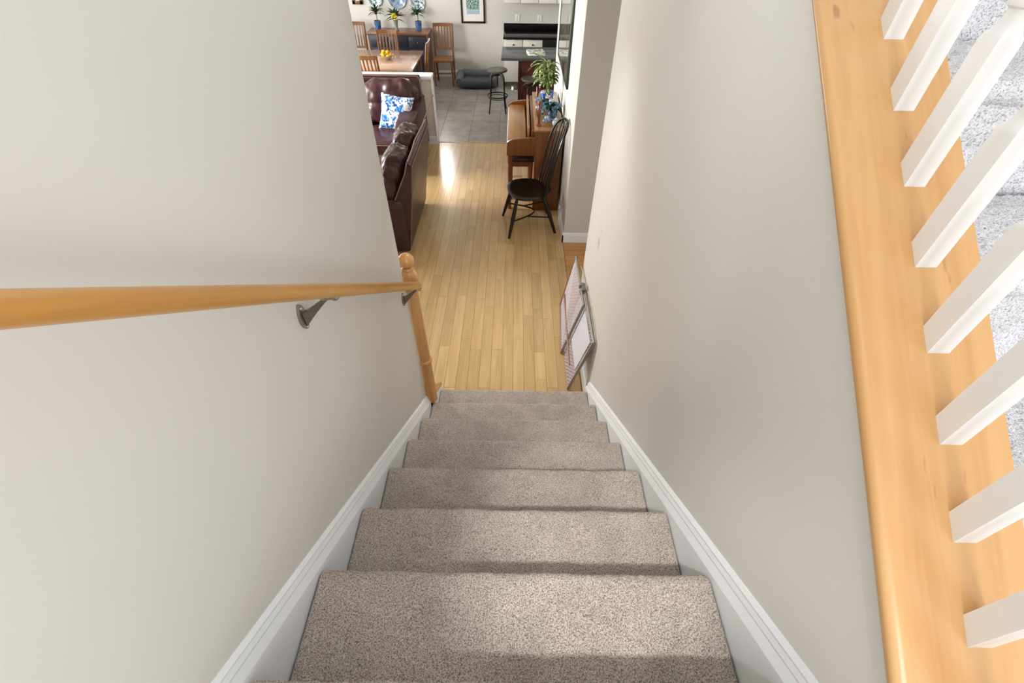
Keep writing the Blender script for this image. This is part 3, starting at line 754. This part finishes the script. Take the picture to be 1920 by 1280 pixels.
pot('pot', .055, .09, 'blue_glaze', fa)
for i in range(60):
    a = i*2.4+rnd.uniform(-.4, .4); d = Vector((math.cos(a), math.sin(a), rnd.uniform(.15, 1.2))); L_ = rnd.uniform(.13, .22)
    if d.x > .3: L_ *= .6
    leaf('leaf', (0, 0, .07+rnd.uniform(0, .05)), d, L_, rnd.uniform(.035, .055), 'leaf_teal' if i % 3 else 'leaf_dark', fa, droop=rnd.uniform(1.2, 3), n=4)
def blossom(parent, c, r, mat, n=5):
    bm = bmesh.new()
    for k in range(n*2):
        a = 2*math.pi*k/n+(.3 if k >= n else 0); a_leaf(bm, c, (math.cos(a), math.sin(a), .25+(.6 if k >= n else 0)), r, r*.8, droop=.5, n=3)
    o = finish('flower', bm, mat, parent, 'all'); s = o.modifiers.new('t', 'SOLIDIFY'); s.thickness = .001; return o
for i, (x_, y_, z_) in enumerate(((-.06, -.10, .03), (-.02, -.13, .0), (-.12, -.02, .10), (-.10, .05, .14), (-.02, -.04, .17), (.03, -.08, .12), (-.05, .10, .16), (-.13, -.06, .05), (-.15, .08, .07), (-.08, -.16, .02), (.02, -.02, .20), (-.16, .02, .16), (-.10, .12, .20))):
    blossom(fa, (x_, y_, max(.012, z_)), .035, 'petal_blue' if i % 2 else 'petal_white')
fg = thing('figurine', 'slim carved brown wooden figurine at the front of the piano top', 'figurine', (.222, 2.86, .872))
bm = bmesh.new(); a_lathe(bm, [(.028, 0), (.030, .012), (.018, .02), (.014, .05), (.020, .09), (.024, .13), (.018, .17), (.010, .19)], seg=14); finish('body', bm, 'figurine_wood', fg, True)
soft('head', (0, 0, .212), (.032, .034, .044), 'figurine_wood', fg, 6, 2)
tube('arm', [(-.016, 0, .165), (-.034, -.01, .13), (-.022, -.02, .09)], [.007, .006, .005], 'figurine_wood', fg, 6)
tube('arm', [(.016, 0, .165), (.032, -.008, .19), (.020, -.012, .235)], [.007, .006, .005], 'figurine_wood', fg, 6)
pb = thing('porcelain_jar', 'small blue and white porcelain jar on the near end of the piano', 'jar', (.392, 2.86, .872))
lathe('body', [(.018, 0), (.024, .004), (.034, .02), (.036, .035), (.026, .054), (.018, .058), (.019, .064)], 'plate_blue', pb, seg=18)
lathe('lid', [(.020, .062), (.018, .070), (.006, .075), (.006, .082), (0, .085)], 'plate_blue', pb, seg=18)
ps = thing('wooden_stand', 'small brown wooden easel stand on the piano top', 'stand', (.235, 3.62, .872))
for s_ in (-1, 1): tube('leg', [(-.02, s_*.05, 0), (.02, s_*.02, .14), (.025, 0, .19)], .005, 'figurine_wood', ps, 6)
box('ledge', (-.03, -.05, .035), (-.005, .05, .045), 'figurine_wood', ps, .002)
box('picture', (-.018, -.045, .047), (-.010, .045, .135), 'pink_ceramic', ps, .002, None, None)

# framed picture on the hall wall
fp = thing('framed_picture', 'glazed picture in a dark green frame above the piano', 'picture', (.49, 3.55, 1.60)); 
y0_, y1_, z0_, z1_ = -.67, .67, -.40, .40
for lo, hi in (((-.02, y0_, z0_), (-.004, y1_, z0_+.03)), ((-.02, y0_, z1_-.03), (-.004, y1_, z1_)), ((-.02, y0_, z0_), (-.004, y0_+.10, z1_)), ((-.02, y1_-.03, z0_), (-.004, y1_, z1_))):
    box('frame_bar', lo, hi, 'frame_green', fp, .003)
box('glass', (-.016, y0_+.034, z0_+.034), (-.010, y1_-.034, z1_-.034), 'picture_glass', fp, 0)

# ------------------------------------------------------------------ kitchen
isl = thing('kitchen_island', 'dark topped kitchen island on a cherry red base', 'island', (.6, 6.2, 0)); I0 = Vector((.6, 6.2, 0))
def ib(n_, lo, hi, mat, bev=.004, par=None): return box(n_, tuple(Vector(lo)-I0), tuple(Vector(hi)-I0), mat, par or isl, bev)
ib('countertop', (-.236, 5.80, .755), (1.5, 6.50, .790), 'counter_dark', .006)
ib('base', (.03, 6.12, 0), (1.45, 6.47, .755), 'cherry')
ib('side_panel', (.022, 6.112, .0), (.05, 6.475, .755), 'cherry', .003)
ib('plinth', (.02, 6.105, 0), (1.45, 6.12, .07), 'cherry', .003)
mg = thing('magazine', 'open magazine with pale pages lying on the island', 'magazine', (.285, 6.06, .790), R(8))
box('cover', (-.13, -.12, .0), (.13, .14, .004), 'magazine_cover', mg, .001)
box('pages', (-.125, -.115, .004), (.125, .135, .034), 'paper_white', mg, .002)
box('front_cover', (-.128, -.118, .034), (.128, .138, .038), 'magazine_cover', mg, .001)
def stool(label, loc, rz):
    t = thing('bar_stool', label, 'stool', loc, rz, 'metal bar stools at the island')
    lathe('seat', [(0, .575), (.14, .575), (.153, .582), (.155, .597), (.148, .604), (0, .600)], 'iron_seat', t, seg=28)
    lathe('screw', [(.011, .36), (.011, .575)], 'iron', t, seg=10)
    lathe('hub', [(.035, .515), (.040, .525), (.040, .545), (.02, .56)], 'iron', t, seg=14)
    for i in range(4):
        a = R(45+90*i); u = Vector((math.cos(a), math.sin(a), 0))
        tube('leg', [u*.03+Vector((0, 0, .53)), u*.09+Vector((0, 0, .525)), u*.135+Vector((0, 0, .48)), u*.148+Vector((0, 0, .40)), u*.15+Vector((0, 0, .24)), u*.165+Vector((0, 0, .12)), u*.19+Vector((0, 0, .0))], .0095, 'iron', t, 8)
    tube('foot_ring', [(.158*math.cos(2*math.pi*i/28), .158*math.sin(2*math.pi*i/28), .235) for i in range(28)], .009, 'iron', t, 6, True)
    tube('brace_ring', [(.142*math.cos(2*math.pi*i/28), .142*math.sin(2*math.pi*i/28), .205) for i in range(28)], .006, 'iron', t, 6, True)
    return t
plain('iron_seat', (92, 88, 78), .35, .3)
stool('black metal stool standing alone at the end of the island', (-.30, 5.97, 0), R(0))
stool('black metal stool tucked in front of the cherry island base', (.22, 5.52, 0), R(20))
def cabinet(x0, x1, label):
    t = thing('base_cabinet', label, 'cabinet', ((x0+x1)/2, 7.53, 0), 0, 'cream base cabinets'); h = (x1-x0)/2
    box('body', (-h, -.27, .08), (h, .31, .745), 'cabinet_cream', t, .002)
    box('toe_kick', (-h, -.22, 0), (h, .30, .08), 'toe_kick', t, 0)
    d = box('drawer', (-h+.006, -.288, .60), (h-.006, -.27, .735), 'cabinet_cream', t, .004); lathe('knob', [(0, .022), (.012, .018), (.013, .012), (.006, .0)], 'frame_black', d, (0, -.288, .665), 12, Matrix.Rotation(R(90), 4, 'X'))
    d = box('door', (-h+.006, -.288, .09), (h-.006, -.27, .59), 'cabinet_cream', t, .004); lathe('knob', [(0, .022), (.012, .018), (.013, .012), (.006, .0)], 'frame_black', d, (h-.05, -.288, .54), 12, Matrix.Rotation(R(90), 4, 'X'))
cabinet(-.222, .097, 'cream base cabinet at the open end of the kitchen counter')
cabinet(.099, .44, 'cream base cabinet next to the black dishwasher')
dw = thing('dishwasher', 'black dishwasher under the counter right of the cream cabinets', 'dishwasher', (.72, 7.53, 0))
box('body', (-.278, -.26, .05), (.278, .31, .745), 'appliance', dw, .003); box('door', (-.274, -.285, .09), (.274, -.26, .62), 'appliance', dw, .006); box('control_panel', (-.274, -.285, .63), (.274, -.26, .74), 'appliance', dw, .004)
tube('handle', [(-.22, -.285, .60), (-.22, -.31, .60), (.22, -.31, .60), (.22, -.285, .60)], .008, 'steel', dw, 8)
ct_ = thing('countertop', 'black kitchen counter with low backsplash along the far wall', 'counter', (.6, 7.5, .745))
box('slab', (-.84, -.285, 0), (1.45, .35, .033), 'counter_black', ct_, .004); box('backsplash', (-.84, .33, .033), (1.45, .35, .125), 'counter_black', ct_, .002)
for i, (xa, xb) in enumerate(((-.22, .048), (.048, .353), (.353, .66), (.66, 1.0))):
    t = thing('wall_cabinet', ['cream wall cabinet at the left end above the counter', 'cream wall cabinet second from the left above the counter', 'cream wall cabinet third from the left above the counter', 'cream wall cabinet mostly hidden behind the hall wall'][i], 'cabinet', ((xa+xb)/2, 7.67, 1.206), 0, 'cream wall cabinets'); h = (xb-xa)/2-.001
    box('body', (-h, -.15, 0), (h, .18, .7), 'cabinet_cream', t, .002); box('door', (-h+.004, -.168, .004), (h-.004, -.15, .695), 'cabinet_cream', t, .004)
for x_, lb in ((.008, 'white wall outlet left of centre above the counter'), (.40, 'white wall outlet on the right above the counter')):
    t = thing('wall_outlet', lb, 'outlet', (x_, 7.85, .945), 0, 'outlets over the counter')
    box('plate', (-.045, -.006, -.055), (.045, 0, .055), 'outlet', t, .002)
    for s_ in (-.02, .02): box('socket', (s_-.012, -.009, -.035), (s_+.012, -.004, .035), 'petal_white', t, .002)
db = thing('dog_bed', 'grey bolstered dog bed on the tile floor by the far wall', 'dog bed', (-.72, 7.34, 0))
soft('base_cushion', (0, -.02, .06), (.70, .46, .12), 'dog_bed_dark', db, 14, 5, .008, 6)
tube('back_bolster', arc(lambda t: Vector((-.30+.60*t, .17, .155-.02*math.sin(math.pi*t))), 15), [.05]+[.078]*13+[.05], 'dog_bed_fabric', db, 14)
tube('front_bolster', arc(lambda t: Vector((-.28+.56*t, -.20, .085-.012*math.sin(math.pi*t))), 15), [.05]+[.07]*13+[.05], 'dog_bed_dark', db, 14)
for s_ in (-1, 1): tube('side_bolster', arc(lambda t: Vector((s_*.31, -.21+.40*t, .10+.045*t)), 11), [.06]+[.075]*9+[.06], 'dog_bed_fabric', db, 14)
def bowl(label, loc, r, mat):
    t = thing('pet_bowl', label, 'bowl', loc); lathe('bowl', [(r, 0), (r*.8, .045), (r*.74, .045), (r*.62, .012), (0, .010)], mat, t, seg=20); lathe('rim', [(r*.70, .044), (r*.82, .046), (r*.82, .050), (r*.70, .050)], 'steel', t, seg=20)
bowl('shiny steel pet bowl on the tile beside the island base', (-.045, 7.16, 0), .075, 'steel')
bowl('dark red pet bowl on the tile behind the island base', (.10, 7.08, 0), .07, 'cherry')

# ------------------------------------------------------------------ dining room
tb = thing('dining_table', 'polished wooden dining table behind the half wall', 'table', (-2.12, 6.2, 0))
box('top', (-.58, -.56, .632), (.58, .56, .662), 'table_oak', tb, .006); box('apron', (-.52, -.50, .55), (.52, .50, .632), 'brown_wood', tb, .003)
for a in (-.5, .5):
    for b in (-.48, .48): box('leg', (a-.03, b-.03, 0), (a+.03, b+.03, .632), 'brown_wood', tb, .004)
def make_chair():
    t = thing('dining_chair', '-', 'chair', (0, 0, 0), 0, 'slat back dining chairs'); w_, d_ = .175, .18
    bm = bmesh.new(); a_prism(bm, [(-w_-.005, -d_), (w_+.005, -d_), (w_-.01, d_), (-w_+.01, d_)], 'Z', .385, .415); bmesh.ops.bevel(bm, geom=list(bm.edges), offset=.006, segments=2, affect='EDGES'); finish('seat', bm, 'chair_oak', t, True)
    for s_ in (-1, 1):
        bm = bmesh.new(); a_tube(bm, [(s_*(w_-.018), -d_+.02, .385), (s_*(w_-.016), -d_+.015, 0)], [.020, .015], 4); finish('leg', bm, 'chair_oak', t)
        bm = bmesh.new(); a_tube(bm, [(s_*(w_-.02), d_+.03, 0), (s_*(w_-.018), d_-.01, .38), (s_*(w_-.014), d_+.01, .60), (s_*(w_-.010), d_+.055, .885)], [.016, .019, .017, .014], 4); finish('leg', bm, 'chair_oak', t)
        tube('stretcher', [(s_*(w_-.018), -d_+.02, .17), (s_*(w_-.02), d_+.01, .17)], .009, 'chair_oak', t, 6)
    tube('stretcher', [(-w_+.02, -.02, .17), (w_-.02, -.02, .17)], .009, 'chair_oak', t, 6)
    def rail_(z, y, hh, nm):
        bm = bmesh.new(); pts = arc(lambda t_: Vector(((t_-.5)*2*(w_-.002), y+.02*math.sin(math.pi*t_), z)), 9)
        A = [[bm.verts.new(p+Vector((0, dy, dz))) for dy, dz in ((-.009, -hh), (.009, -hh), (.011, hh), (-.007, hh))] for p in pts]
        for q, r_ in zip(A, A[1:]):
            for k_ in range(4): bm.faces.new((q[k_], q[(k_+1) % 4], r_[(k_+1) % 4], r_[k_]))
        bm.faces.new(A[0]); bm.faces.new(A[-1][::-1]); finish(nm, bm, 'chair_oak', t, True)
    rail_(.868, d_+.052, .026, 'top_rail'); rail_(.52, d_+.0, .016, 'lower_rail')
    for i in range(6):
        x_ = (i-2.5)*.051; c_ = .02*math.sin(math.pi*(x_/(2*w_)+.5))
        bm = bmesh.new(); P_ = [(x_, d_+.0+c_, .53), (x_, d_+.018+c_*.9, .70), (x_, d_+.05+c_, .85)]
        A = [[bm.verts.new(Vector(p)+Vector((dx, dy, 0))) for dx, dy in ((-.012, -.004), (.012, -.004), (.012, .005), (-.012, .005))] for p in P_]
        for q, r_ in zip(A, A[1:]):
            for k_ in range(4): bm.faces.new((q[k_], q[(k_+1) % 4], r_[(k_+1) % 4], r_[k_]))
        bm.faces.new(A[0]); bm.faces.new(A[-1][::-1]); finish('slat', bm, 'chair_oak', t)
    return t
dc = make_chair()
spots = [((-1.31, 7.40, 0), 0, 'wooden slat back chair standing free against the wall by the dog bed'),
         ((-2.17, 6.80, 0), 0, 'wooden slat back chair at the far side of the dining table'),
         ((-2.14, 5.62, 0), math.pi, 'wooden slat back chair at the near side of the table by the half wall'),
         ((-1.62, 6.32, 0), -math.pi/2, 'wooden slat back chair at the right end of the dining table'),
         ((-2.86, 7.42, 0), 0, 'wooden slat back chair against the wall left of the navy sideboard')]
for i, (l_, rz, lb) in enumerate(spots):
    o = dc if i == 0 else copy_tree(dc); o.location = l_; o.rotation_euler = (0, 0, rz); o['label'] = lb
fbw = thing('fruit_bowl', 'glass bowl on the dining table', 'bowl', (-2.03, 6.20, .662)); lathe('bowl', [(.05, 0), (.055, .006), (.10, .035), (.115, .06), (.110, .06), (.095, .038), (.05, .012), (0, .011)], 'bowl_glass', fbw, seg=24)
lem = []
for i, (x_, y_, z_) in enumerate(((-.042, -.030, .050), (.034, -.040, .050), (-.006, .046, .050), (.058, .026, .058), (-.066, .026, .060), (.024, .004, .098), (-.040, .0, .102))):
    bm = bmesh.new(); a_lathe(bm, [(0, -.036), (.006, -.033), (.02, -.024), (.028, 0), (.02, .024), (.006, .033), (0, .036)], seg=12)
    o = finish('lemon', bm, 'lemon', None, 'all'); o.location = (-2.03+x_, 6.20+y_, .662+z_); o.rotation_euler = (i*1.3, i*.9, i*2.1); tag(o, 'yellow lemon piled in the bowl on the dining table', 'lemon', 'lemons in the bowl')
sb = thing('sideboard', 'navy sideboard with brown wooden top against the far wall', 'sideboard', (-2.08, 7.63, 0))
box('body', (-.51, -.19, .06), (.50, .20, .745), 'navy', sb, .004); box('top', (-.545, -.215, .745), (.54, .215, .777), 'brown_wood', sb, .005); box('side_panel', (.50, -.195, .02), (.515, .2, .745), 'brown_wood', sb, .002); box('side_panel', (-.525, -.195, .02), (-.51, .2, .745), 'brown_wood', sb, .002)
for i in range(3):
    x_ = -.335+.335*i
    for z0, z1 in ((.56, .72), (.10, .53)):
        d = box('drawer' if z0 > .5 else 'door', (x_-.155, -.205, z0), (x_+.155, -.19, z1), 'navy', sb, .004)
        lathe('knob', [(0, .02), (.01, .016), (.011, .01), (.005, .0)], 'brass', d, (x_, -.205, (z0+z1)/2), 10, Matrix.Rotation(R(90), 4, 'X'))
def small_plant(label, loc, seed):
    t = thing('potted_plant', label, 'plant', loc, 0, 'blue potted plants on the sideboard'); pot('pot', .058, .14, 'blue_glaze', t); tube('stem', [(0, 0, .10), (.004, 0, .19), (-.004, .004, .26)], .006, 'bark', t, 6)
    r_ = random.Random(seed)
    for i in range(28):
        a = i*2.4; leaf('leaf', (0, 0, .24+r_.uniform(-.02, .03)), (math.cos(a), math.sin(a)*.6, r_.uniform(.1, 1.6)), r_.uniform(.11, .19), .034, 'leaf_dark', t, droop=r_.uniform(.6, 1.8), n=4)
small_plant('slender leafy plant in a blue pot at the left end of the sideboard', (-2.45, 7.64, .777), 5)
small_plant('slender leafy plant in a blue pot at the right end of the sideboard', (-1.735, 7.64, .777), 9)
vs_ = thing('flower_vase', 'clear vase with yellow flower and dark foliage in the middle of the sideboard', 'vase', (-2.115, 7.58, .777))
lathe('vase', [(.035, 0), (.038, .01), (.024, .05), (.030, .10), (.042, .16), (.040, .16), (.028, .11), (.02, .06), (0, .02)], 'vase_glass', vs_, seg=18)
r_ = random.Random(2)
for i in range(30):
    a = i*2.4; leaf('leaf', (0, .01, .17+r_.uniform(-.01, .04)), (math.cos(a), math.sin(a)*.5+.2, r_.uniform(.0, 1.6)), r_.uniform(.12, .22), .044, 'leaf_dark', vs_, droop=r_.uniform(.4, 1.6), n=4)
for (x_, y_, z_, s_) in ((-.01, -.06, .235, .055), (.025, -.06, .205, .045), (-.035, -.05, .20, .04), (.01, -.055, .17, .035)): blossom(vs_, (x_, y_, z_), s_, 'petal_yellow', 7)
for i, (x_, z_, r_p, mt, lb) in enumerate(((-2.47, 1.20, .12, 'plate_blue', 'round pale wall plate behind the left potted plant'), (-2.09, 1.215, .16, 'plate_deep', 'large blue wall plate behind the flower vase'), (-1.74, 1.15, .125, 'plate_blue', 'round pale wall plate behind the right potted plant'))):
    bm = bmesh.new(); a_lathe(bm, [(0, .012), (r_p*.62, .012), (r_p*.70, .018), (r_p*.98, .030), (r_p, .028), (r_p*.7, .006), (r_p*.4, 0), (0, 0)], seg=32, M=Matrix.Rotation(R(90), 4, 'X'))
    o = finish('wall_plate', bm, mt, None, True); o.location = (x_, 7.846, z_); tag(o, lb, 'plate', 'plates hung on the dining wall')
def pic(label, x0, x1, z0, z1, bar, mat, inner):
    t = thing('framed_picture', label, 'picture', ((x0+x1)/2, 7.85, (z0+z1)/2)); w_, h_ = (x1-x0)/2, (z1-z0)/2
    for lo, hi in (((-w_, -.028, -h_), (w_, -.003, -h_+bar)), ((-w_, -.028, h_-bar), (w_, -.003, h_)), ((-w_, -.028, -h_), (-w_+bar, -.003, h_)), ((w_-bar, -.028, -h_), (w_, -.003, h_))): box('frame_bar', lo, hi, mat, t, .003)
    box('mat_board', (-w_+bar*.9, -.014, -h_+bar*.9), (w_-bar*.9, -.004, h_-bar*.9), 'paper_white', t, 0)
    return t
t = pic('tall garden print in a black frame on the far wall right of the dining chair', -.995, -.57, .862, 1.46, .03, 'frame_black', None)
box('print', (-.11, -.018, -.10), (.11, -.014, .24), 'print_garden', t, 0); box('print_margin', (-.11, -.018, -.165), (.11, -.014, -.105), 'print_blue', t, 0)
t = pic('small brown framed picture at the left end of the dining wall', -2.88, -2.70, 1.115, 1.36, .05, 'brown_wood', None)
